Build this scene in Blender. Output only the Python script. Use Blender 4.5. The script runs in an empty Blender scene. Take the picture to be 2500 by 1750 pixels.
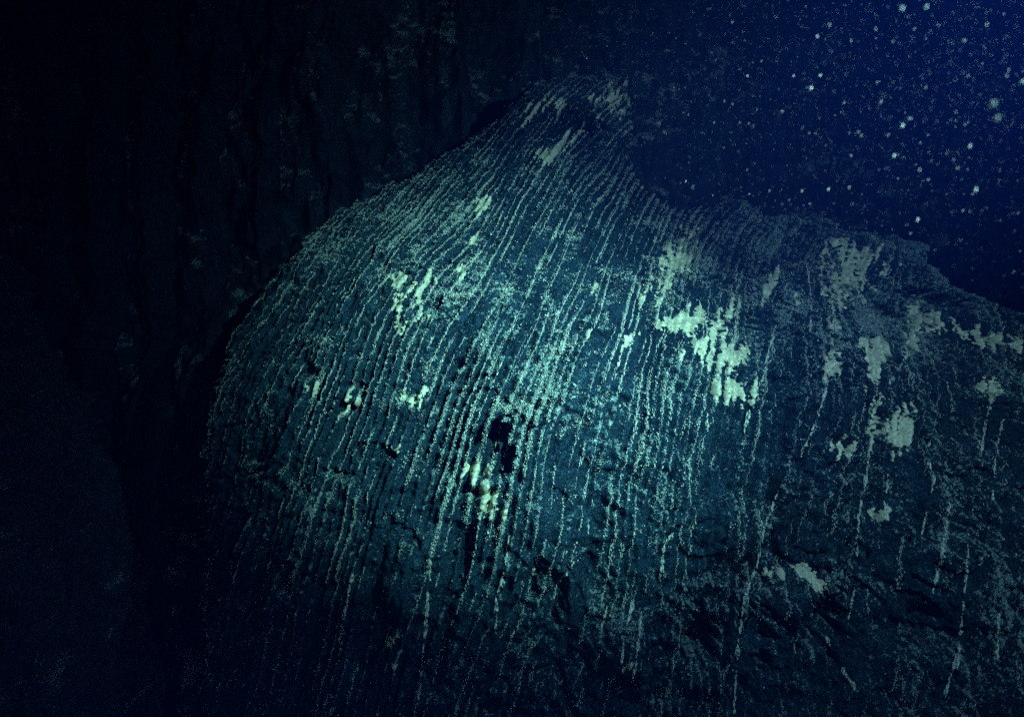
import bpy, math, random
import numpy as np
from mathutils import Vector
from mathutils.bvhtree import BVHTree

random.seed(7)
rng = np.random.default_rng(7)
scene = bpy.context.scene
COL = scene.collection

# ------------------------------------------------------------------ camera
cam_d = bpy.data.cameras.new('camera')
cam = bpy.data.objects.new('camera', cam_d)
COL.objects.link(cam)
cam_d.sensor_width = 36.0
cam_d.lens = 24.0
cam_d.clip_start = 0.05
cam_d.clip_end = 200.0
cam.rotation_euler = (math.radians(90), 0, 0)      # level, looking along +Y
cam_d.dof.use_dof = True
cam_d.dof.focus_distance = 5.0
cam_d.dof.aperture_fstop = 1.4
scene.camera = cam
TANH = 18.0 / 24.0                                  # half width of the view at 1 m

# ------------------------------------------------------------------ world: lightless deep water
world = bpy.data.worlds.new('World')
scene.world = world
world.use_nodes = True
bgn = world.node_tree.nodes['Background']
bgn.inputs['Color'].default_value = (0.06, 0.16, 1.0, 1)
bgn.inputs['Strength'].default_value = 0.0022

# ------------------------------------------------------------------ the diving lamps, and one added fill light
def spot(name, loc, aim, power, color, size, blend, radius):
    d = bpy.data.lights.new(name, 'SPOT')
    o = bpy.data.objects.new(name, d)
    COL.objects.link(o)
    o.location = loc
    o.rotation_euler = (Vector(aim) - Vector(loc)).to_track_quat('-Z', 'Y').to_euler()
    d.energy = power; d.color = color
    d.spot_size = math.radians(size); d.spot_blend = blend
    d.shadow_soft_size = radius
    return o
# narrow torch held above and to the right of the lens, and a wide flood farther out on the same side
spot('torch_beam', (1.60, -0.45, 1.35), (0.27, 4.7, 0.10), 5900.0, (0.33, 0.90, 0.86), 41, 1.0, 0.02)
spot('flood_beam', (2.05, 0.95, 1.45), (1.9, 5.2, 0.95), 980.0, (0.34, 0.76, 0.98), 108, 1.0, 0.05)
spl = bpy.data.lights.new('added_fill', 'POINT'); spl.energy = 105.0; spl.color = (0.35, 0.85, 1.0); spl.shadow_soft_size = 0.04
spo = bpy.data.objects.new('added_fill', spl); COL.objects.link(spo); spo.location = (-0.1, 0.0, -1.2)   # unseen fill added below the lens to brighten the foot and left-hand rock

# ------------------------------------------------------------------ exposure and sampling
vs = scene.view_settings
vs.view_transform = 'Standard'; vs.look = 'None'
vs.exposure = 0.0; vs.gamma = 1.0
cy = scene.cycles
cy.use_denoising = False
cy.use_adaptive_sampling = True; cy.adaptive_threshold = 0.07; cy.adaptive_min_samples = 20
cy.max_bounces = 3; cy.diffuse_bounces = 1; cy.volume_bounces = 0
cy.glossy_bounces = 1; cy.transmission_bounces = 1; cy.transparent_max_bounces = 4
cy.sample_clamp_indirect = 2.0
cy.caustics_reflective = False; cy.caustics_refractive = False

# ------------------------------------------------------------------ numpy gradient noise
_perm = np.concatenate([rng.permutation(512)] * 3).astype(np.int64)
_ga = rng.uniform(0, 2 * np.pi, 512)
_gx, _gy = np.cos(_ga), np.sin(_ga)
def noise2(x, y):
    x = np.asarray(x, float); y = np.asarray(y, float)
    xi = np.floor(x).astype(np.int64); yi = np.floor(y).astype(np.int64)
    xf = x - xi; yf = y - yi
    u = xf * xf * xf * (xf * (xf * 6 - 15) + 10); v = yf * yf * yf * (yf * (yf * 6 - 15) + 10)
    def g(ix, iy, dx, dy):
        h = _perm[_perm[ix & 511] + (iy & 511)]
        return _gx[h] * dx + _gy[h] * dy
    a = g(xi, yi, xf, yf); b = g(xi + 1, yi, xf - 1, yf)
    c = g(xi, yi + 1, xf, yf - 1); d = g(xi + 1, yi + 1, xf - 1, yf - 1)
    return 1.5 * ((a + u * (b - a)) * (1 - v) + (c + u * (d - c)) * v)
def fbm(x, y, o=4, gain=0.5):
    s = 0; a = 1
    for i in range(o):
        s = s + a * noise2(x * 2 ** i + 17.3 * i, y * 2 ** i - 9.1 * i); a *= gain
    return s
def sstep(a, b, x):
    t = np.clip((x - a) / (b - a), 0, 1)
    return t * t * (3 - 2 * t)

# ------------------------------------------------------------------ materials
def new_mat(name):
    m = bpy.data.materials.new(name); m.use_nodes = True
    nt = m.node_tree
    return m, nt, nt.nodes['Principled BSDF']
def N(nt, kind, **kw):
    n = nt.nodes.new(kind)
    for k, v in kw.items(): setattr(n, k, v)
    return n
def rock_material(name, dark, brown, pale, speck=0.33, attr='silt'):
    m, nt, b = new_mat(name)
    b.inputs['Roughness'].default_value = 0.92
    b.inputs['Specular IOR Level'].default_value = 0.08
    tc = N(nt, 'ShaderNodeTexCoord')
    n1 = N(nt, 'ShaderNodeTexNoise'); n1.inputs['Scale'].default_value = 7.0; n1.inputs['Detail'].default_value = 8; n1.inputs['Roughness'].default_value = 0.68
    n2 = N(nt, 'ShaderNodeTexNoise'); n2.inputs['Scale'].default_value = 70.0; n2.inputs['Detail'].default_value = 3; n2.inputs['Roughness'].default_value = 0.7
    n3 = N(nt, 'ShaderNodeTexNoise'); n3.inputs['Scale'].default_value = 33.0; n3.inputs['Detail'].default_value = 4
    for n in (n1, n2, n3): nt.links.new(tc.outputs['Object'], n.inputs['Vector'])
    mix1 = N(nt, 'ShaderNodeMix', data_type='RGBA')
    mix1.inputs['A'].default_value = (*dark, 1); mix1.inputs['B'].default_value = (*brown, 1)
    n4 = N(nt, 'ShaderNodeTexNoise'); n4.inputs['Scale'].default_value = 130.0; n4.inputs['Detail'].default_value = 2
    nt.links.new(tc.outputs['Object'], n4.inputs['Vector'])
    mm = N(nt, 'ShaderNodeMath', operation='MULTIPLY_ADD'); mm.inputs[1].default_value = 2.4; mm.inputs[2].default_value = -1.2
    nt.links.new(n4.outputs['Fac'], mm.inputs[0])
    ma = N(nt, 'ShaderNodeMath', operation='ADD'); nt.links.new(mm.outputs[0], ma.inputs[0]); nt.links.new(n1.outputs['Fac'], ma.inputs[1])
    r1 = N(nt, 'ShaderNodeMapRange'); r1.inputs['From Min'].default_value = 0.36; r1.inputs['From Max'].default_value = 0.88
    nt.links.new(ma.outputs[0], r1.inputs['Value']); nt.links.new(r1.outputs['Result'], mix1.inputs['Factor'])
    at = N(nt, 'ShaderNodeAttribute', attribute_name=attr)
    # silt amount = vertex amount + fine grain, then a soft threshold
    a1 = N(nt, 'ShaderNodeMath', operation='MULTIPLY_ADD'); a1.inputs[1].default_value = 1.5; a1.inputs[2].default_value = -0.75
    nt.links.new(n2.outputs['Fac'], a1.inputs[0])
    a3 = N(nt, 'ShaderNodeMath', operation='MULTIPLY_ADD'); a3.inputs[1].default_value = 1.2; a3.inputs[2].default_value = -0.6
    nt.links.new(n3.outputs['Fac'], a3.inputs[0])
    a2 = N(nt, 'ShaderNodeMath', operation='ADD'); nt.links.new(a1.outputs[0], a2.inputs[0]); nt.links.new(at.outputs['Fac'], a2.inputs[1])
    a4 = N(nt, 'ShaderNodeMath', operation='ADD'); nt.links.new(a2.outputs[0], a4.inputs[0]); nt.links.new(a3.outputs[0], a4.inputs[1])
    r2 = N(nt, 'ShaderNodeMapRange', interpolation_type='SMOOTHSTEP')
    r2.inputs['From Min'].default_value = speck - 0.06; r2.inputs['From Max'].default_value = speck + 0.14
    nt.links.new(a4.outputs[0], r2.inputs['Value'])
    mix2 = N(nt, 'ShaderNodeMix', data_type='RGBA'); mix2.inputs['B'].default_value = (*pale, 1)
    nt.links.new(r2.outputs['Result'], mix2.inputs['Factor']); nt.links.new(mix1.outputs['Result'], mix2.inputs['A'])
    nt.links.new(mix2.outputs['Result'], b.inputs['Base Color'])
    bp = N(nt, 'ShaderNodeBump'); bp.inputs['Strength'].default_value = 1.0; bp.inputs['Distance'].default_value = 0.018
    nt.links.new(a4.outputs[0], bp.inputs['Height']); nt.links.new(bp.outputs['Normal'], b.inputs['Normal'])
    return m
def silt_material(name, c0, c1):
    m, nt, b = new_mat(name)
    b.inputs['Roughness'].default_value = 1.0; b.inputs['Specular IOR Level'].default_value = 0.03
    tc = N(nt, 'ShaderNodeTexCoord')
    n = N(nt, 'ShaderNodeTexNoise'); n.inputs['Scale'].default_value = 45.0; n.inputs['Detail'].default_value = 5
    nt.links.new(tc.outputs['Object'], n.inputs['Vector'])
    mx = N(nt, 'ShaderNodeMix', data_type='RGBA'); mx.inputs['A'].default_value = (*c0, 1); mx.inputs['B'].default_value = (*c1, 1)
    r = N(nt, 'ShaderNodeMapRange'); r.inputs['From Min'].default_value = 0.3; r.inputs['From Max'].default_value = 0.62
    nt.links.new(n.outputs['Fac'], r.inputs['Value']); nt.links.new(r.outputs['Result'], mx.inputs['Factor'])
    nt.links.new(mx.outputs['Result'], b.inputs['Base Color'])
    bp = N(nt, 'ShaderNodeBump'); bp.inputs['Strength'].default_value = 0.5; bp.inputs['Distance'].default_value = 0.008
    nt.links.new(n.outputs['Fac'], bp.inputs['Height']); nt.links.new(bp.outputs['Normal'], b.inputs['Normal'])
    return m
M_ROCK = rock_material('encrusted_rock', (0.002, 0.007, 0.016), (0.030, 0.090, 0.125), (0.24, 0.34, 0.32))
M_CLIFF = rock_material('cliff_rock', (0.008, 0.018, 0.030), (0.07, 0.13, 0.17), (0.50, 0.60, 0.58), 0.37)
M_LEFT = rock_material('ridge_rock', (0.02, 0.04, 0.05), (0.13, 0.21, 0.24), (0.50, 0.58, 0.54), 0.34)
M_SILT = silt_material('pale_silt', (0.34, 0.33, 0.22), (0.62, 0.59, 0.42))
M_CRUMB = silt_material('silt_crumb', (0.15, 0.19, 0.17), (0.62, 0.64, 0.52))
M_SNOW, _nt, _b = new_mat('marine_snow')
_b.inputs['Base Color'].default_value = (0.036, 0.024, 0.028, 1); _b.inputs['Roughness'].default_value = 0.8
M_SNOWB, _nt, _b = new_mat('bright_marine_snow')
_b.inputs['Base Color'].default_value = (0.12, 0.085, 0.085, 1); _b.inputs['Roughness'].default_value = 0.8
M_SNOW2, _nt, _b = new_mat('fine_marine_snow')
_b.inputs['Base Color'].default_value = (0.014, 0.011, 0.015, 1); _b.inputs['Roughness'].default_value = 0.9

# ------------------------------------------------------------------ helpers
K = 2500 / 2296.0
def ray(px, py):
    """direction (per metre of depth) of a point of the photograph, 2500 x 1750 frame"""
    return (px - 1250) / 1250 * TANH, (875 - py) / 1250 * TANH
def tag(o, label=None, cat=None, group=None, kind=None):
    if label: o['label'] = label
    if cat: o['category'] = cat
    if group: o['group'] = group
    if kind: o['kind'] = kind
    return o
def link(name, me, mat=None, parent=None, smooth=True):
    o = bpy.data.objects.new(name, me); COL.objects.link(o)
    if mat: me.materials.append(mat)
    if smooth: me.polygons.foreach_set('use_smooth', np.ones(len(me.polygons), bool))
    if parent: o.parent = parent
    return o
def mesh_from(name, co, faces):
    """co (n,3) array, faces (m,3|4) array"""
    me = bpy.data.meshes.new(name)
    co = np.ascontiguousarray(co, np.float32); faces = np.ascontiguousarray(faces, np.int32)
    k = faces.shape[1]
    me.vertices.add(len(co)); me.vertices.foreach_set('co', co.ravel())
    me.loops.add(faces.size); me.loops.foreach_set('vertex_index', faces.ravel())
    me.polygons.add(len(faces))
    me.polygons.foreach_set('loop_start', np.arange(0, faces.size, k, dtype=np.int32))
    me.polygons.foreach_set('loop_total', np.full(len(faces), k, np.int32))
    me.update(calc_edges=True); me.validate()
    return me
def grid_faces(nx, nz):
    i = np.arange(nx * nz).reshape(nz, nx)
    a = i[:-1, :-1].ravel(); b = i[:-1, 1:].ravel(); c = i[1:, 1:].ravel(); d = i[1:, :-1].ravel()
    return np.stack([a, b, c, d], 1)
def set_attr(me, name, vals):
    at = me.attributes.new(name, 'FLOAT', 'POINT'); at.data.foreach_set('value', np.ascontiguousarray(vals, np.float32).ravel())
def signed_dist(X, Z, poly):
    """positive inside the closed polygon"""
    P = np.asarray(poly, float); Q = np.roll(P, -1, 0)
    d2 = np.full(X.shape, 1e9); inside = np.zeros(X.shape, bool)
    for (ax, az), (bx, bz) in zip(P, Q):
        ex, ez = bx - ax, bz - az
        t = np.clip(((X - ax) * ex + (Z - az) * ez) / (ex * ex + ez * ez + 1e-12), 0, 1)
        d2 = np.minimum(d2, (X - ax - t * ex) ** 2 + (Z - az - t * ez) ** 2)
        if az != bz:
            cr = ((az > Z) != (bz > Z)) & (X < ex * (Z - az) / ez + ax)
            inside ^= cr
    return np.where(inside, 1, -1) * np.sqrt(d2)
def smooth_loop(pts, n=3):
    P = np.asarray(pts, float)
    for _ in range(n):
        Q = np.roll(P, -1, 0)
        P = np.stack([0.75 * P + 0.25 * Q, 0.25 * P + 0.75 * Q], 1).reshape(-1, P.shape[1])
    return P
def rbf_fit(pts, eps=2.2):
    """smooth depth y(x,z) through control points (px, py, depth)"""
    P = []
    for px, py, Y in pts:
        a, b = ray(px, py); P.append((a * Y, b * Y, Y))
    P = np.array(P); mean = P[:, 2].mean()
    D = np.sqrt((P[:, None, 0] - P[None, :, 0]) ** 2 + (P[:, None, 1] - P[None, :, 1]) ** 2)
    w = np.linalg.solve(np.sqrt(D * D + eps * eps) - 0.0 * np.eye(len(P)), P[:, 2] - mean)
    def f(X, Z):
        s = np.full(np.shape(X), mean, float)
        for (x, z, _), wi in zip(P, w):
            s = s + wi * np.sqrt((X - x) ** 2 + (Z - z) ** 2 + eps * eps)
        return s
    return f
def place_on(f, px, py, extra=0.0):
    """where the sight line of a photo point meets the depth field f"""
    a, b = ray(px, py); Y = 5.5
    for _ in range(30): Y = 0.5 * Y + 0.5 * (float(f(a * Y, b * Y)) + extra)
    return a * Y, b * Y, Y
# unit bead shapes (irregular octahedra, 18-vertex pebbles)
_oct_v = np.array([(1, 0, 0), (-1, 0, 0), (0, 1, 0), (0, -1, 0), (0, 0, 1), (0, 0, -1)], float)
_oct_f = np.array([(0, 2, 4), (2, 1, 4), (1, 3, 4), (3, 0, 4), (2, 0, 5), (1, 2, 5), (3, 1, 5), (0, 3, 5)])
def beads_mesh(name, centers, radii, squash=None, axis=None):
    """many small irregular lumps joined into one mesh"""
    n = len(centers)
    V = _oct_v[None] * radii[:, None, None] * rng.uniform(0.65, 1.3, (n, 6, 1))
    ang = rng.uniform(0, 6.28, n); ca, sa = np.cos(ang), np.sin(ang)
    x = V[..., 0] * ca[:, None] - V[..., 1] * sa[:, None]; y = V[..., 0] * sa[:, None] + V[..., 1] * ca[:, None]
    V = np.stack([x, y, V[..., 2]], 2)
    if squash is not None: V = V * squash[:, None, :]
    V = V + centers[:, None, :]
    F = (_oct_f[None] + (np.arange(n) * 6)[:, None, None]).reshape(-1, 3)
    return mesh_from(name, V.reshape(-1, 3), F)

# ------------------------------------------------------------------ THE ROCK SPUR
def S(pts): return [(x * K, y * K) + tuple(r) for x, y, *r in pts]   # 2296-wide reading to the 2500 frame
spur_depth = rbf_fit([
    (480, 1200, 5.6), (520, 950, 5.7), (640, 690, 5.9), (850, 500, 6.3), (1100, 370, 6.6), (1280, 230, 6.9), (1440, 190, 7.1),
    (1560, 280, 7.0), (1630, 460, 7.0), (1850, 520, 7.2), (2050, 545, 7.0), (2280, 690, 6.6), (2500, 800, 6.1), (1640, 650, 6.1), (1640, 560, 6.7),
    (1000, 700, 5.35), (1250, 500, 6.0), (1250, 850, 4.75), (800, 1050, 4.9), (1100, 1150, 4.5), (1500, 850, 5.0), (1500, 1200, 4.5),
    (1900, 800, 5.4), (1950, 1150, 4.8), (2300, 1100, 5.1), (700, 1500, 4.7), (1100, 1600, 4.3), (1500, 1650, 4.3), (2000, 1600, 4.5),
    (2450, 1600, 4.4), (500, 1740, 5.0)])
OUT = [(470, 2100), (505, 1640), (525, 1500), (505, 1330), (515, 1180), (522, 1060), (525, 960), (545, 870), (585, 790), (640, 705), (700, 640),
       (735, 580), (800, 545), (870, 500), (960, 455), (1070, 400), (1125, 350), (1205, 300), (1262, 238), (1300, 205), (1352, 196), (1405, 184),
       (1452, 190), (1500, 205), (1545, 176), (1543, 255), (1548, 335), (1556, 405), (1578, 465), (1640, 512), (1710, 506), (1790, 490), (1870, 520), (1960, 532),
       (2010, 525), (2060, 560), (2150, 590), (2240, 585), (2262, 660), (2330, 705), (2420, 740), (2520, 800), (2700, 880), (3100, 960), (3300, 2100)]
R_EDGE = 0.30
out_w = np.array([place_on(spur_depth, px, py, R_EDGE)[:2] for px, py in OUT])
out_w = smooth_loop(out_w, 1)
DX = 0.0105
xs = np.arange(-2.75, 5.2, DX); zs = np.arange(-3.3, 3.15, DX)
nx, nz = len(xs), len(zs)
X, Z = np.meshgrid(xs, zs)
# run of the slope: constant along the line that silt slides down
def lean(z): return 0.25 * z + 0.060 * np.clip(z + 1.1, 0, None) ** 2
SR = X - lean(Z) * (1 + 0.40 * sstep(0.4, 3.0, X)) + 0.10 * noise2(X * 0.9, Z * 0.6) + 0.03 * noise2(X * 2.7 + 5, Z * 1.7)
sd = signed_dist(X, Z, out_w)
sd = sd + 0.055 * fbm(X * 3.4, Z * 3.4, 5, .6) + 0.020 * noise2(X * 19, Z * 19)
Y = spur_depth(X, Z)
q = np.clip(1 - sd / R_EDGE, 0, 1)
Y = Y + R_EDGE * (1 - np.sqrt(np.clip(1 - q * q, 0, 1))) * 1.3 + np.clip(-sd, 0, 0.30) * 12.0
# relief: broad lumps, ribs along the run of the slope, ledges, small knobs
low = sstep(0.2, -1.6, Z)
Y = Y - 0.11 * fbm(X * 1.1 + 3, Z * 0.9, 3) - 0.07 * low * fbm(X * 1.9, Z * 1.5 + 8, 3)
PH = SR / 0.072 + 0.55 * noise2(SR * 4.0 + 2, Z * 0.25) + 0.25 * noise2(SR * 9.0, Z * 0.5 + 3)   # ridge count across the slope
RF = PH - np.floor(PH)
RAMP = np.clip(0.75 + 0.9 * noise2(SR * 2.3 + 50, Z * 0.9) + 0.5 * noise2(np.floor(PH) * 3.37, Z * 1.6), 0.08, 1.6)
RH = 1 - np.abs(2 * RF - 1); RH = 0.55 * RH + 0.45 * RH * RH * (3 - 2 * RH)      # rounded ribs and grooves
RIDGE = RH * RAMP
Y = Y + 0.078 * RAMP * (0.5 - RH)
ribn = np.abs(noise2(SR * 4.2, Z * 0.35 + 4)); Y = Y + 0.085 * (0.28 - ribn) * (0.7 + 0.2 * low)
rib2 = np.abs(noise2(SR * 11 + 40, Z * 0.6)); Y = Y + 0.030 * (0.25 - rib2)
Y = Y - 0.042 * fbm(X * 7, Z * 6 + 2, 3) * (0.8 + 0.2 * low)
knob = fbm(X * 21, Z * 21, 3); Y = Y - 0.026 * knob
Y = Y - 0.0105 * noise2(X * 47, Z * 47)
# broken planes: shelves that step back, and joints running down the slope
tq = 2.6 * fbm(X * 0.9 + 21, Z * 1.25 + 5, 3) + 0.25 * noise2(X * 6, Z * 6); tf = tq - np.floor(tq)
Y = Y - (0.055 + 0.05 * low) * (np.floor(tq) + sstep(0.72, 1.0, tf) - tq)
for c, am, z1 in [(-1.15, .07, .3), (-.55, .09, -.2), (-.02, -.07, -.1), (.38, .10, -.35), (.95, -.08, -.2), (1.45, .09, .4), (2.1, -.10, .3), (2.7, .08, .6), (-1.7, -.06, .1)]:
    Y = Y + am * sstep(-.03, .03, SR - c + .05 * noise2(X * 4, Z * 2.5)) * sstep(.35, -.25, Z - z1 + .3 * noise2(X * 2, Z * 2)) * sstep(.75, .1, SR - c)
# hollows and overhung pockets
PITS = S([(1112, 975, 20, 40, .26), (1082, 1002, 32, 20, .20), (1132, 1028, 17, 34, .28), (1290, 272, 58, 22, .34), (1240, 300, 22, 18, .12), (768, 916, 30, 18, .20),
          (700, 832, 22, 18, .14), (980, 682, 14, 22, .14), (800, 868, 22, 10, .12), (1030, 822, 18, 12, .08), (2110, 668, 70, 22, .30), (1500, 762, 44, 24, .07),
          (1960, 968, 64, 14, .07), (1880, 620, 40, 20, .10), (1300, 752, 16, 10, .07), (745, 1062, 34, 8, .16), (1045, 1250, 16, 60, .22), (1400, 1075, 60, 20, .05),
          (1570, 1430, 40, 60, .30), (1860, 1400, 60, 60, .32), (1690, 1420, 30, 70, .22), (1405, 1500, 22, 26, .16), (2110, 1420, 70, 50, .22), (1250, 1350, 22, 70, .22),
          (850, 1420, 20, 60, .22), (640, 1290, 26, 50, .22), (1000, 1420, 14, 90, .18), (1440, 620, 14, 22, .10), (870, 1020, 20, 12, .08), (1060, 1110, 30, 12, .08),
          (1560, 880, 60, 24, .05), (1760, 860, 26, 18, .10), (1640, 640, 50, 18, .07), (2010, 700, 30, 20, .12), (2250, 940, 40, 60, .14), (1200, 1300, 14, 60, .18)])
PX = 1250 + X / Y / TANH * 1250; PY = 875 - Z / Y / TANH * 1250
for px, py, rx, ry, dep in PITS:
    cx, cz, cY = place_on(spur_depth, px, py)
    s = cY * TANH / 1250 * K
    ca, sa = math.cos(-.22), math.sin(-.22)
    u = ((X - cx) * ca + (Z - cz) * sa) / (rx * s); v = ((Z - cz) * ca - (X - cx) * sa) / (ry * s)
    wob = 1 + 0.45 * noise2(X * 13 + px, Z * 13 + py) + 0.25 * noise2(X * 30, Z * 30)
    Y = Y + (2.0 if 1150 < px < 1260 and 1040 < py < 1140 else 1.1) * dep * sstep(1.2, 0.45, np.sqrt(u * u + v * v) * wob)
# a knob with a fringed brow near the foot, and boulder-like swellings
for px, py, rx, ry, dep in S([(1400, 1440, 55, 75, .20), (1780, 1330, 70, 60, .22), (1230, 1180, 40, 110, .10), (560, 1240, 45, 70, .16), (900, 1310, 60, 90, .15), (1640, 1180, 90, 70, .12), (760, 1110, 55, 40, .13), (2150, 1240, 60, 40, .12)]):
    cx, cz, cY = place_on(spur_depth, px, py); s = cY * TANH / 1250 * K
    u = (X - cx) / (rx * s); v = (Z - cz) / (ry * s)
    Y = Y - dep * np.sqrt(np.clip(1 - u * u - v * v + 0.3 * noise2(X * 6, Z * 6), 0, 1))
PX = 1250 + X / Y / TANH * 1250; PY = 875 - Z / Y / TANH * 1250
fz, fx = np.gradient(Y, DX)
NL = np.sqrt(fx * fx + 1 + fz * fz)
NRM = np.stack([fx / NL, -1 / NL, fz / NL], 2)
up = fz / NL
# where silt lies: ledges, the lee of ribs, and drifting clouds of dust
blot = fbm(X * 1.7 + 9, Z * 1.4, 3)
silt = 0.30 * sstep(0.25, 0.95, up) + 0.17 * blot + 0.22 * (RIDGE - 0.45) + 0.14 * noise2(SR * 7, Z * 1.4 + 6) - 0.02
for px, py, r, a in S([(1000, 450, 130, .12), (1300, 220, 110, .25), (900, 500, 90, .12), (740, 560, 70, .25), (1900, 600, 140, .10), (1720, 530, 90, .22), (1500, 240, 80, .15), (2080, 560, 90, .12), (1530, 590, 60, .25), (1200, 880, 110, .14), (1050, 800, 150, .10), (1380, 1380, 70, .15), (2050, 720, 110, .15),
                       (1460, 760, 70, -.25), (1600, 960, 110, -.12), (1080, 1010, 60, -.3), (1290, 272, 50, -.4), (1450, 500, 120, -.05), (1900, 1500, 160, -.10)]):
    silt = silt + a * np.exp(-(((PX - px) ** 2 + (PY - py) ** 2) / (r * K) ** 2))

V = np.stack([X, Y, Z], 2)
keep = (sd > -0.36)
F = grid_faces(nx, nz)
kf = keep.ravel()[F].all(1)
F = F[kf]
used = np.unique(F); remap = np.full(nx * nz, -1); remap[used] = np.arange(len(used))
spur = bpy.data.objects.new('rock_spur', None); COL.objects.link(spur)
spur.empty_display_size = 0.2
tag(spur, 'tall encrusted rock spur streaked with pale silt, lit green by a torch beam', 'rock')
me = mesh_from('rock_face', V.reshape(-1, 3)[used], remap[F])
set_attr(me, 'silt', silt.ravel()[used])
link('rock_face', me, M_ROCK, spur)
bvh = BVHTree.FromPolygons(V.reshape(-1, 3)[used].tolist(), remap[F].tolist())
def hit(px, py):
    a, b = ray(px, py)
    p, n, i, d = bvh.ray_cast(Vector((0, 0, 0)), Vector((a, 1, b)).normalized())
    if p is None: return None
    if n.y > 0: n = -n
    return p, n

# silt lying in sheets: drapes that follow the rock and thin out into it at their ragged rims
PATCHES = [  # outline (2296-wide reading), raggedness
    ([(1018, 590), (1052, 586), (1050, 618), (1036, 642), (1022, 618)], .25),
    ([(866, 618), (905, 600), (918, 650), (905, 700), (918, 728), (907, 757), (889, 745), (884, 700), (872, 660)], .6),
    ([(925, 650), (957, 612), (958, 704), (930, 712)], .8),
    ([(893, 880), (938, 876), (958, 866), (935, 925), (914, 942), (912, 915)], .45),
    ([(1040, 1038), (1080, 1040), (1082, 1060), (1060, 1066), (1042, 1062)], .25),
    ([(1066, 1072), (1096, 1092), (1126, 1112), (1122, 1140), (1096, 1148), (1080, 1120)], .5),
    ([(1308, 738), (1330, 736), (1328, 760), (1316, 758)], .5),
    ([(1366, 836), (1384, 800), (1400, 788), (1398, 812), (1382, 846)], .2),
    ([(1385, 786), (1400, 752), (1448, 735), (1445, 748), (1412, 768), (1402, 800)], .4),
    ([(1424, 660), (1458, 630), (1448, 672), (1430, 690)], .25),
    ([(1480, 728), (1540, 686), (1575, 696), (1562, 744), (1560, 790), (1530, 792), (1548, 750)], .5),
    ([(1556, 760), (1622, 690), (1658, 656), (1652, 704), (1602, 760), (1590, 800), (1545, 800)], .4),
    ([(1575, 800), (1650, 768), (1672, 792), (1645, 836), (1600, 834)], .55),
    ([(1604, 862), (1642, 848), (1662, 866), (1698, 866), (1672, 906), (1640, 892), (1610, 888)], .55),
    ([(1700, 694), (1716, 640), (1732, 608), (1754, 600), (1746, 640), (1722, 680)], .25),
    ([(1776, 672), (1790, 636), (1804, 690), (1788, 688)], .4),
    ([(1934, 772), (1975, 762), (1986, 850), (1948, 864)], .75),
    ([(1988, 975), (2002, 928), (2046, 918), (2058, 962), (2034, 1012), (1998, 1004)], .3),
    ([(1954, 892), (1978, 888), (1966, 960), (1950, 1004), (1952, 940)], .25),
    ([(2030, 792), (2038, 728), (2066, 690), (2060, 772)], .45),
    ([(2192, 862), (2230, 848), (2248, 886), (2222, 902)], .35),
    ([(2178, 742), (2216, 758), (2202, 784), (2184, 768)], .5),
    ([(1168, 286), (1184, 236), (1232, 206), (1238, 226), (1204, 262)], .7),
    ([(1238, 282), (1246, 226), (1268, 218), (1258, 264)], .3),
    ([(1204, 362), (1212, 336), (1256, 314), (1304, 290), (1276, 330), (1232, 372)], .35),
    ([(1062, 452), (1100, 436), (1092, 466), (1070, 486)], .6),
    ([(1050, 540), (1072, 500), (1076, 540), (1060, 556)], .6),
    ([(738, 928), (756, 912), (792, 880), (800, 900), (782, 936), (752, 944)], .5),
    ([(866, 1012), (880, 998), (898, 998), (884, 1020)], .3),
    ([(1848, 646), (1868, 556), (1966, 572), (1930, 640), (1880, 680)], .9),
    ([(1856, 846), (1862, 720), (1884, 716), (1882, 790), (1872, 850)], .7),
    ([(1474, 668), (1490, 560), (1546, 516), (1548, 592)], .95),
    ([(1716, 1282), (1760, 1262), (1812, 1268), (1838, 1316), (1800, 1290), (1740, 1296)], .4),
    ([(1380, 1486), (1410, 1498), (1440, 1470), (1436, 1500), (1396, 1508)], .6),
    ([(985, 742), (998, 738), (1002, 752), (990, 756)], .3),
    ([(1192, 706), (1216, 702), (1214, 716), (1198, 718)], .5),
    ([(1950, 1146), (1998, 1140), (2000, 1152), (1954, 1156)], .4),
    ([(1868, 1000), (1896, 992), (1916, 1010), (1880, 1020)], .9),
    ([(2030, 690), (2080, 696), (2130, 740), (2080, 735)], .95),
    ([(690, 868), (716, 860), (712, 882), (696, 880)], .6),
    ([(2130, 520 + 210), (2290, 770), (2296, 785), (2150, 752)], .95),
    ([(1320, 200), (1400, 190), (1410, 260), (1340, 240)], 1.0),
    ([(1320, 640), (1345, 630), (1340, 655), (1322, 660)], .6),
    ([(598, 904), (616, 900), (612, 918), (600, 916)], .5),
    ([(870, 1440), (885, 1400), (900, 1440), (890, 1500)], 1.0),
]
NZ1 = fbm(X * 9 + 31, Z * 9, 3); NZ2 = noise2(X * 30, Z * 30 + 7); NZ3 = noise2((X - 0.45 * Z) * 21 + 3, Z * 4) * .7 + noise2((X - .4 * Z) * 44, Z * 6) * .6; NZ4 = noise2(X * 48 + 2, Z * 48)
def islands(ff):
    """split faces into connected pieces"""
    par = {}
    def find(a):
        while par[a] != a:
            par[a] = par[par[a]]; a = par[a]
        return a
    for f in ff.tolist():
        for v in f: par.setdefault(v, v)
        r = find(f[0])
        for v in f[1:]: par[find(v)] = r
    key = np.array([find(f[0]) for f in ff.tolist()])
    return [ff[key == k] for k in np.unique(key)]
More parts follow.
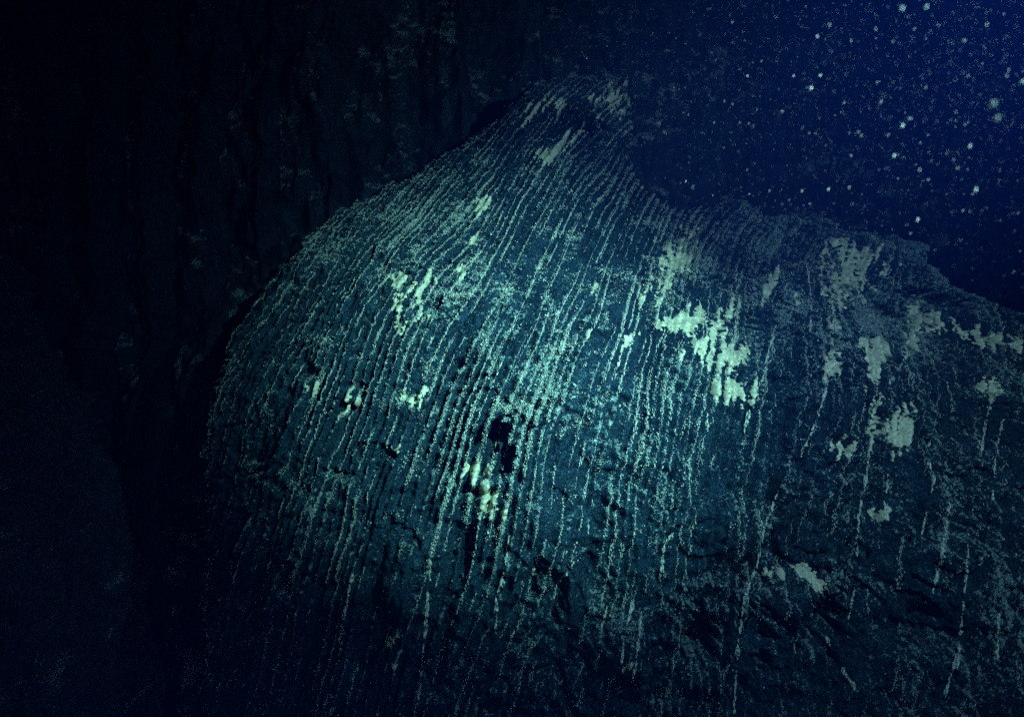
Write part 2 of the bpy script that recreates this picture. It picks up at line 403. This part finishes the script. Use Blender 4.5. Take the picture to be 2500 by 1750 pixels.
def add_patch(mask):
    """mask > 0 where silt lies, in metres of inward distance"""
    off = np.clip(mask * 0.15, -0.004, 0.006)
    sel = (mask > -0.016) & keep
    f = sel.ravel()[FALL].all(1) & (mask.ravel()[FALL].max(1) > 0)
    for ff in islands(FALL[f]):
        if len(ff) < 9: continue
        us = np.unique(ff); rm = np.full(nx * nz, -1); rm[us] = np.arange(len(us))
        co = V.reshape(-1, 3)[us] + NRM.reshape(-1, 3)[us] * off.ravel()[us][:, None]
        link('silt_patch', mesh_from('silt_patch', co, rm[ff]), M_SILT, spur)
FALL = grid_faces(nx, nz)
for poly, rag in PATCHES:
    P = np.array([(x * K, y * K) for x, y in poly])
    x0, y0 = P.min(0) - 25; x1, y1 = P.max(0) + 25
    box = (PX > x0) & (PX < x1) & (PY > y0) & (PY < y1)
    mk = np.full(X.shape, -1.0)
    scale = Y[box].mean() * TANH / 1250
    d = signed_dist(PX[box], PY[box], P) * scale
    half = max(0.02, d.max())
    mk[box] = d * 0.8 + (0.25 + rag) * (0.5 * half + 0.02) * (0.7 * NZ1[box] + 0.8 * NZ2[box] + 1.9 * NZ3[box] + 0.9 * NZ4[box]) + (0.28 if x0 > 1550 or (1090 < x0 < 1200 and y0 > 1080) else -0.15) * rag * half + 0.050 * (RIDGE[box] - 0.5)
    add_patch(mk)

# silt trickles: crumbling beads strung down the slope
TRACED = S([]) or [
    [(1196, 392), (1180, 470), (1160, 560), (1150, 640)], [(1130, 370), (1104, 436)], [(1340, 380), (1300, 480), (1284, 532)], [(1392, 350), (1350, 440)],
    [(1340, 540), (1318, 592)], [(1300, 640), (1275, 690), (1250, 760)], [(1196, 690), (1186, 760), (1184, 830)], [(1062, 640), (1040, 690), (1020, 760), (1010, 830), (1000, 872)],
    [(1142, 648), (1110, 720), (1085, 792)], [(1230, 830), (1215, 900), (1196, 960), (1185, 1020)], [(1010, 880), (985, 940), (970, 1010)],
    [(1050, 870), (1040, 940), (1035, 1010), (1005, 1080), (985, 1150)], [(1342, 770), (1310, 850), (1290, 920), (1255, 1000), (1240, 1080), (1225, 1150), (1205, 1250)],
    [(1262, 850), (1255, 910), (1240, 990), (1225, 1060)], [(1142, 1200), (1130, 1290), (1115, 1330), (1110, 1420)], [(965, 1260), (955, 1400), (945, 1500), (935, 1600)],
    [(856, 790), (820, 880), (815, 940)], [(836, 950), (830, 1010), (825, 1045)], [(1860, 840), (1845, 900), (1820, 970), (1790, 1030)], [(1746, 1100), (1715, 1180), (1700, 1260), (1670, 1340), (1655, 1450), (1645, 1600)],
    [(1950, 1000), (1940, 1090), (1925, 1160), (1920, 1300), (1900, 1400)], [(2040, 790), (2000, 850), (1962, 910)], [(2020, 1010), (1992, 1060), (1984, 1130), (1984, 1200)],
    [(2090, 980), (2075, 1020), (2095, 1070), (2085, 1130), (2065, 1200)], [(2228, 880), (2210, 950), (2196, 1040)], [(1810, 600), (1820, 680), (1815, 760)], [(1858, 610), (1868, 690), (1872, 740)],
    [(2172, 1230), (2156, 1400), (2146, 1500)], [(1584, 900), (1586, 970)], [(1682, 920), (1660, 1000)], [(1504, 716), (1462, 800)], [(1740, 730), (1722, 790), (1710, 850), (1690, 890)],
    [(1330, 560), (1304, 640)], [(1246, 560), (1226, 640)], [(1420, 600), (1390, 690), (1368, 760)], [(900, 780), (880, 850), (870, 900)], [(760, 560), (720, 640)], [(850, 540), (800, 640), (780, 700)],
    [(930, 500), (880, 590), (850, 660), (820, 740), (800, 800)], [(975, 520), (950, 600), (930, 650)], [(1020, 470), (990, 560), (965, 640), (940, 740)], [(1090, 500), (1050, 580), (1020, 660)],
    [(1460, 450), (1430, 540)], [(1410, 250), (1395, 330), (1370, 400)], [(1190, 270), (1160, 350), (1130, 420)], [(2130, 1130), (2110, 1260), (2090, 1330)], [(2260, 900), (2235, 1000), (2225, 1120)],
    [(1420, 1100), (1400, 1160)], [(1520, 1180), (1490, 1220), (1480, 1300)], [(640, 1090), (620, 1180)], [(790, 1290), (770, 1380), (760, 1440)], [(1850, 1420), (1880, 1490), (1930, 1560)],
    [(700, 660), (680, 760)], [(620, 700), (590, 800)], [(1420, 1350), (1400, 1420), (1395, 1480)], [(1440, 1350), (1425, 1500), (1410, 1560)], [(1370, 1330), (1340, 1440)], [(2240, 1380), (2235, 1480)], [(2150, 1450), (2120, 1560)]]
def strand(points, r0, gap):
    """walk a polyline (2500 frame), drop beads on the rock under it; a bare stretch ends a trickle"""
    runs, C = [], []
    phase = random.uniform(0, 9); acc = 0.0
    for (ax, ay), (bx, by) in zip(points[:-1], points[1:]):
        L = math.hypot(bx - ax, by - ay); n = max(2, int(L / 3.4))
        for i in range(n):
            t = i / n; acc += L / n
            dens = float(noise2(np.array(phase + acc * 0.030), np.array(phase * 3.1)) + .5 * noise2(np.array(phase + acc * 0.11), np.array(phase * 1.7)))
            if dens < gap:
                if len(C) > 7: runs.append(C)
                C = []
                continue
            wd = 1.0 + 1.2 * max(0, dens)
            for _ in range(1 if dens < .05 else 2 if dens < .35 else 4):
                h = hit(ax + (bx - ax) * t + random.gauss(0, 1.1 * wd), ay + (by - ay) * t + random.gauss(0, 2.0))
                if h is None: continue
                r = r0 * random.uniform(0.45, 1.3) * (0.55 + 0.45 * wd)
                C.append((*(h[0] + h[1] * r * 0.2), r))
    if len(C) > 7: runs.append(C)
    return runs
def flow_line(px, py, length):
    pts = [(px, py)]; wig = random.uniform(-.06, .06)
    while length > 0:
        z = (875 - py) / 1250 * TANH * 5.2
        k = 0.21 + 0.19 * max(0, z + 0.6)               # run of the slope at this height
        k = k * (1.15 if px < 1500 else .75) + wig + random.gauss(0, .045)
        st = min(length, 32); px -= k * st; py += st; length -= st
        pts.append((px, py))
    return pts
lines = [[(x * K, y * K) for x, y in l] for l in TRACED if l[0][0] > 1480 or l[0][1] > 1180]
runs = []
for l in lines: runs += strand(l, 0.0078, -0.34)
def ridge_runs(k, off):
    """walk down the back of ridge k of the rock and drop crumbs of silt on it"""
    out, C = [], []
    grain = random.uniform(0.65, 1.2); bias = random.gauss(0.06, 0.22)
    for jr in range(nz - 2, 1, -1):
        row = PHM[jr]
        if not (row[0] < k + off < row[-1]): continue
        x = float(np.interp(k + off, row, xs)); i0 = int((x - xs[0]) / DX); f = (x - xs[i0]) / DX
        ok = i0 + 1 < nx and sd[jr, i0] > 0.03
        if ok:
            z = zs[jr]; px, py = PX[jr, i0], PY[jr, i0]
            ok = -40 < px < 2540 and py < 1790
        if ok:
            d = float(noise2(k * 7.31 + off * 9, z * 1.1) + 0.65 * noise2(k * 3.7, z * 4.3 + 8) + 0.55 * noise2(k * 5.1, z * 12.0))
            pool = math.exp(-((px - 1260) / 540) ** 2 - ((py - 800) / 540) ** 2)
            ok = d > bias + 0.30 - 0.62 * pool - 0.22 * math.exp(-((px - 2150) / 350) ** 2 - ((py - 950) / 380) ** 2)
        if not ok:
            if len(C) > 7: out.append(C)
            C = []
            continue
        yy = Y[jr, i0] * (1 - f) + Y[jr, i0 + 1] * f
        wide = 1 + 0.9 * max(0, d)
        for q_ in range(1 if d < .1 else 2 if d < .5 else 3):
            r = (0.0028 + 0.0012 * pool) * grain * random.uniform(0.6, 1.5) * (0.6 + 0.4 * wide)
            dx = random.gauss(0, 0.0034 * wide); dz = random.uniform(-.5, .5) * DX
            if q_ == 0: dx *= .5; dz *= .3; r = max(r, 0.0030)
            C.append((x + dx, yy + dx * fx[jr, i0] + dz * fz[jr, i0] - r * 0.15, z + dz, r))
    if len(C) > 7: out.append(C)
    return out
PHM = np.maximum.accumulate(PH, axis=1) + np.arange(nx) * 1e-7
for k in range(int(PH.min()), int(PH.max()) + 1):
    runs += ridge_runs(k, 0.5)
    if random.random() < 0.35: runs += ridge_runs(k, random.choice([0.3, 0.72]))
runs.sort(key=lambda c: -sum(b[3] for b in c))
def trickle(name, beads):
    B = np.array(beads); k = len(B)
    sq = np.stack([rng.uniform(.55, .95, k), np.full(k, .8), rng.uniform(1.6, 2.5, k)], 1)
    return link(name, beads_mesh(name, B[:, :3], B[:, 3], sq), M_CRUMB, spur, False)
for c in runs[:290]: trickle('silt_trickle', c)
rest = [b for c in runs[290:] for b in c]
if rest: tag(trickle('thin_silt_trickles', rest), kind='stuff')

# loose crumbs of silt caught on the rough crust: uncountable
prob = np.clip(0.0 + 0.50 * (silt - 0.05) + 0.30 * np.clip(RIDGE - 0.6, 0, 1) + .30 * np.clip(fbm(X * 5, Z * 5, 3), 0, 1), 0.01, 1)
prob = prob * keep * (sd > 0.0) * (np.abs(PX - 1250) < 1330) * (PY < 1800)
prob = prob * (0.35 + np.exp(-((PX - 1230) / 560) ** 2 - ((PY - 800) / 430) ** 2) + 0.35 * np.exp(-((PX - 2050) / 450) ** 2 - ((PY - 850) / 400) ** 2))
prob = np.minimum(prob, 0.42) ** 1.9; pf = prob.ravel() / prob.sum()
idx = rng.choice(nx * nz, 95000, p=pf)
jit = rng.uniform(-.5, .5, (len(idx), 2)) * DX
co = V.reshape(-1, 3)[idx].copy(); nn = NRM.reshape(-1, 3)[idx]
co[:, 0] += jit[:, 0]; co[:, 2] += jit[:, 1]; co[:, 1] += jit[:, 0] * fx.ravel()[idx] + jit[:, 1] * fz.ravel()[idx]
rad = rng.gamma(2.6, 0.00098, len(idx)).clip(0.0010, 0.009)
co += nn * rad[:, None] * 0.4
sq = np.stack([rng.uniform(.6, 1.2, len(idx)), np.full(len(idx), .8), rng.uniform(.6, 1.4, len(idx))], 1)
tag(link('silt_crumbs', beads_mesh('silt_crumbs', co, rad, sq), M_CRUMB, spur, False), kind='stuff')

# ------------------------------------------------------------------ THE CLIFF BEHIND (setting)
cx = np.arange(-13.0, 13.0, 0.035); cz = np.arange(-8.0, 9.0, 0.035)
CX, CZ = np.meshgrid(cx, cz)
CY = 8.5 + 0.0 * CX + 0.085 * np.clip(CX + 3, 0, None) ** 1.5 + 0.06 * CZ + 0.02 * np.clip(-CX - 4, 0, None) ** 2
CS = CX + 0.25 * noise2(CX * 0.3, CZ * 0.25) + 0.10 * noise2(CX * 1.1, CZ * 0.7)
for px, w, dep in [(1118, 1.5, 1.6), (1340, 1.0, .9), (830, .95, 1.0), (660, .8, .8), (505, .7, .8), (345, .9, 1.0), (235, .8, .7), (90, .9, .8), (1800, 1.6, .9)]:
    xe = (px - 1250) / 1250 * TANH * 8.0            # buttress edge: swells towards its right-hand edge, then drops back
    t = (xe - CS) / w
    CY = CY - dep * np.where((t > 0) & (t < 1), (1 - t) ** 1.2, 0) * (0.75 + .5 * noise2(CX * .5 + px, CZ * .5))
CY = CY - 0.25 * fbm(CX * .8, CZ * .8, 4) - 0.10 * fbm(CX * 3, CZ * 2.2, 3) - 0.05 * np.abs(noise2(CS * 7, CZ * 1.0)) - .03 * noise2(CX * 11, CZ * 11)
gz, gx = np.gradient(CY, 0.035); gl = np.sqrt(gx * gx + gz * gz + 1)
csilt = 0.45 * sstep(.1, .8, gz / gl) + 0.22 * fbm(CX * 1.2 + 3, CZ * .9, 3) + .10 * noise2(CS * 6, CZ * .8)
csilt = csilt - 0.9 * sstep(0.8, 2.0, np.abs(gx))
me = mesh_from('cliff', np.stack([CX, CY, CZ], 2).reshape(-1, 3), grid_faces(len(cx), len(cz)))
set_attr(me, 'silt', csilt)
tag(link('cliff', me, M_CLIFF), 'dim ribbed cliff rising into darkness behind the spur', kind='structure')

# ------------------------------------------------------------------ THE RIDGE AT THE LEFT
rd = rbf_fit([(-200, 600, 7.0), (60, 660, 6.9), (180, 950, 6.6), (300, 1250, 6.3), (50, 1100, 6.1), (-100, 1500, 5.9), (200, 1700, 5.8)])
RO = smooth_loop(np.array([(lambda p: (p[0] - .2, p[1]))(place_on(rd, a, b, 1.0)) for a, b in [(-500, 600), (-100, 640), (40, 655), (66, 700), (92, 780), (120, 850), (160, 920), (200, 990), (235, 1060), (275, 1140), (310, 1250), (345, 1400), (390, 1600), (450, 2100), (-500, 2100)]]), 2)
rx_ = np.arange(-7.2, -3.2, .018); rz_ = np.arange(-4.2, 1.6, .018)
RX, RZ = np.meshgrid(rx_, rz_)
rs = signed_dist(RX, RZ, RO) + .05 * fbm(RX * 3, RZ * 3, 4)
RY = rd(RX, RZ); q = np.clip(1 - rs / .4, 0, 1)
RY = RY + .5 * (1 - np.sqrt(np.clip(1 - q * q, 0, 1))) + np.clip(-rs, 0, .2) * 3
RY = RY - .12 * fbm(RX * 1.5, RZ * 1.2, 3) - .05 * np.abs(noise2(RX * 6 - RZ * 1.5, RZ * .8)) - .025 * fbm(RX * 9, RZ * 9, 3)
rk = rs > -.2
F2 = grid_faces(len(rx_), len(rz_)); F2 = F2[rk.ravel()[F2].all(1)]
us = np.unique(F2); rm = np.full(RX.size, -1); rm[us] = np.arange(len(us))
me = mesh_from('rock_ridge', np.stack([RX, RY, RZ], 2).reshape(-1, 3)[us], rm[F2])
gz, gx = np.gradient(RY, .018)
set_attr(me, 'silt', (.35 * sstep(.15, .9, gz / np.sqrt(1 + gx * gx + gz * gz)) + .2 * fbm(RX * 2, RZ * 1.6, 3) - .5 * sstep(1.2, 2.5, np.abs(gx))).ravel()[us])
tag(link('rock_ridge', me, M_LEFT), 'faint dark rock ridge sloping down to the right beside the black gap', 'rock')

# ------------------------------------------------------------------ MARINE SNOW
def flake_mesh(k):
    import bmesh
    bm = bmesh.new(); bmesh.ops.create_icosphere(bm, subdivisions=2, radius=1)
    for v in bm.verts:
        c = v.co
        n = float(noise2(np.array(c.x * 1.3 + k * 7.7 + c.z), np.array(c.y * 1.3 - k * 3.1 + c.z * 1.7)))
        v.co = c * (1 + 0.45 * n)
        v.co.x *= .44; v.co.y *= .44
    m = bpy.data.meshes.new('marine_snow_flake'); bm.to_mesh(m); bm.free()
    m.materials.append(M_SNOW)
    m.polygons.foreach_set('use_smooth', np.ones(len(m.polygons), bool))
    return m
FLK = [flake_mesh(k) for k in range(6)]
# position (2500 frame), length on the photo in its pixels, depth
FLAKES = [(1980, 216, 24, 1.9), (1995, 90, 20, 1.9), (2002, 185, 20, 2.1), (1787, 55, 14, 2.4), (1825, 186, 15, 2.4), (1788, 255, 13, 2.6), (1743, 300, 13, 2.6), (1806, 300, 13, 2.5), (1828, 302, 12, 2.6), (1960, 312, 12, 2.2),
          (1975, 326, 16, 2.2), (2102, 332, 20, 2.1), (2073, 325, 14, 2.2), (2203, 308, 26, 1.7), (2224, 290, 18, 1.8), (2183, 381, 22, 1.8), (2368, 357, 22, 1.7), (2382, 464, 30, 1.6), (2266, 439, 18, 2.0), (2022, 463, 20, 2.2),
          (1958, 467, 16, 2.4), (1767, 361, 11, 3.0), (1674, 443, 16, 3.2), (1740, 478, 9, 3.4), (1829, 474, 10, 3.0), (2354, 100, 22, 1.7), (2180, 102, 18, 1.8), (2262, 18, 34, 1.5), (2202, 22, 34, 1.4), (2024, 62, 24, 1.7), (2138, 72, 18, 1.8),
          (2458, 185, 22, 1.6), (2424, 255, 54, 1.25), (2434, 290, 44, 1.25), (2496, 200, 26, 1.5), (2240, 537, 28, 1.9), (2222, 570, 15, 2.2), (2116, 543, 9, 2.8), (1937, 186, 18, 2.3), (1910, 272, 18, 2.3), (2060, 252, 14, 2.2),
          (2078, 100, 18, 2.0), (1481, 438, 8, 3.6), (1701, 733, 10, 3.4), (1633, 80, 10, 2.8), (1440, 116, 8, 3.0), (1380, 116, 7, 3.2), (1432, 143, 11, 2.8), (1383, 115, 9, 3.2), (1164, 216, 6, 3.4), (1622, 605, 7, 3.4), (1893, 490, 8, 3.0),
          (2398, 515, 12, 2.0), (2408, 508, 10, 2.0), (2350, 515, 14, 2.1), (2328, 390, 16, 2.0), (2355, 305, 14, 2.0), (2168, 330, 18, 2.0), (2150, 250, 20, 1.9), (1855, 235, 8, 2.8), (1672, 215, 9, 3.0), (1645, 214, 11, 3.0), (1658, 218, 9, 3.0)]
for _ in range(165):
    while True:
        px, py = random.uniform(1330, 2495), random.uniform(5, 700)
        if random.random() < max(0.02, min(1, ((px - 1300) / 1200) * 1.1 - max(0, py - 420) / 500)): break
    dpt = random.uniform(1.5, 3.4)
    FLAKES.append((px, py, random.choice([6, 7, 8, 9, 10, 12, 15, 18]) * 2.3 / dpt * (0.7 + .3 * (px - 1300) / 1200), dpt))
BRIGHT = {0, 1, 2, 4, 13, 15, 16, 17, 19, 20, 22, 23, 24, 35, 38, 42, 43, 47}
for i, (px, py, ln, dpt) in enumerate(FLAKES):
    a, b = ray(px, py)
    o = bpy.data.objects.new('marine_snow_flake', FLK[i % 6]); COL.objects.link(o)
    o.location = (a * dpt, dpt, b * dpt)
    r = ln * 0.23 * dpt * TANH / 1250 * random.uniform(.85, 1.0)
    o.scale = (r * random.uniform(.8, 1.1), r, r)
    lean_a = math.radians(12 + 26 * max(0, (px - 1300) / 1200) + random.gauss(0, 6))
    o.rotation_euler = (random.uniform(-.3, .3), lean_a, random.uniform(0, .3))
    if i == 0: lab = 'brightest white drifting speck in the water above the right-hand rock shoulder'
    elif i in (32, 33): lab = ('upper' if i == 32 else 'lower') + ' of two long blurred flecks joined near the right edge of the picture'
    elif i == 42: lab = 'tiny bright white speck in front of the spur just under its peak'
    elif i == 43: lab = 'small white speck in front of the large pale silt patch'
    elif i == 35: lab = 'soft round pale fleck low in the blue water at far right'
    else:
        size = 'tiny' if ln < 9 else 'small' if ln < 16 else 'large soft'
        where = ('in front of the spur and its dark surroundings' if px < 1600 else 'over the right-hand rock shoulder' if py > 480 else
                 'in the dim water between the peak and the bright corner' if px < 1950 else 'in the bright water near the top right corner' if py < 230 else 'in mid-water below the bright corner')
        lab = size + ' pale fleck ' + where
    if i in BRIGHT:
        o.material_slots[0].link = 'OBJECT'; o.material_slots[0].material = M_SNOWB
    tag(o, lab, 'marine snow', 'marine snow drifting in the water')
# the finest specks: uncountable
nF = 8000
px = 1200 + 1320 * rng.beta(1.7, 1.0, nF); py = rng.uniform(-20, 900, nF) * rng.uniform(.3, 1, nF)
dpt = rng.uniform(1.3, 4.2, nF)
co = np.stack([(px - 1250) / 1250 * TANH * dpt, dpt, (875 - py) / 1250 * TANH * dpt], 1)
okf = np.array([(lambda h: h is None or h[0].y > d + .1)(hit(a, b)) for a, b, d in zip(px, py, dpt)])
co = co[okf]; n = len(co)
rad = rng.gamma(3.0, .00027, n).clip(.0004, .0026) * (0.5 + .35 * co[:, 1])
Vf = _oct_v[None] * rad[:, None, None] * np.array([.55, .55, 1.7])
an = np.radians(14 + 24 * np.clip((px[okf] - 1300) / 1200, 0, 1) + rng.normal(0, 6, n)); c_, s_ = np.cos(an)[:, None], np.sin(an)[:, None]
Vf = np.stack([Vf[..., 0] * c_ + Vf[..., 2] * s_, Vf[..., 1], -Vf[..., 0] * s_ + Vf[..., 2] * c_], 2) + co[:, None, :]
Ff = (_oct_f[None] + (np.arange(n) * 6)[:, None, None]).reshape(-1, 3)
tag(link('fine_marine_snow', mesh_from('fine_marine_snow', Vf.reshape(-1, 3), Ff), M_SNOW2), 'cloud of finest drifting specks in the dark blue water', 'marine snow', kind='stuff')

# ------------------------------------------------------------------ the water itself
import bmesh
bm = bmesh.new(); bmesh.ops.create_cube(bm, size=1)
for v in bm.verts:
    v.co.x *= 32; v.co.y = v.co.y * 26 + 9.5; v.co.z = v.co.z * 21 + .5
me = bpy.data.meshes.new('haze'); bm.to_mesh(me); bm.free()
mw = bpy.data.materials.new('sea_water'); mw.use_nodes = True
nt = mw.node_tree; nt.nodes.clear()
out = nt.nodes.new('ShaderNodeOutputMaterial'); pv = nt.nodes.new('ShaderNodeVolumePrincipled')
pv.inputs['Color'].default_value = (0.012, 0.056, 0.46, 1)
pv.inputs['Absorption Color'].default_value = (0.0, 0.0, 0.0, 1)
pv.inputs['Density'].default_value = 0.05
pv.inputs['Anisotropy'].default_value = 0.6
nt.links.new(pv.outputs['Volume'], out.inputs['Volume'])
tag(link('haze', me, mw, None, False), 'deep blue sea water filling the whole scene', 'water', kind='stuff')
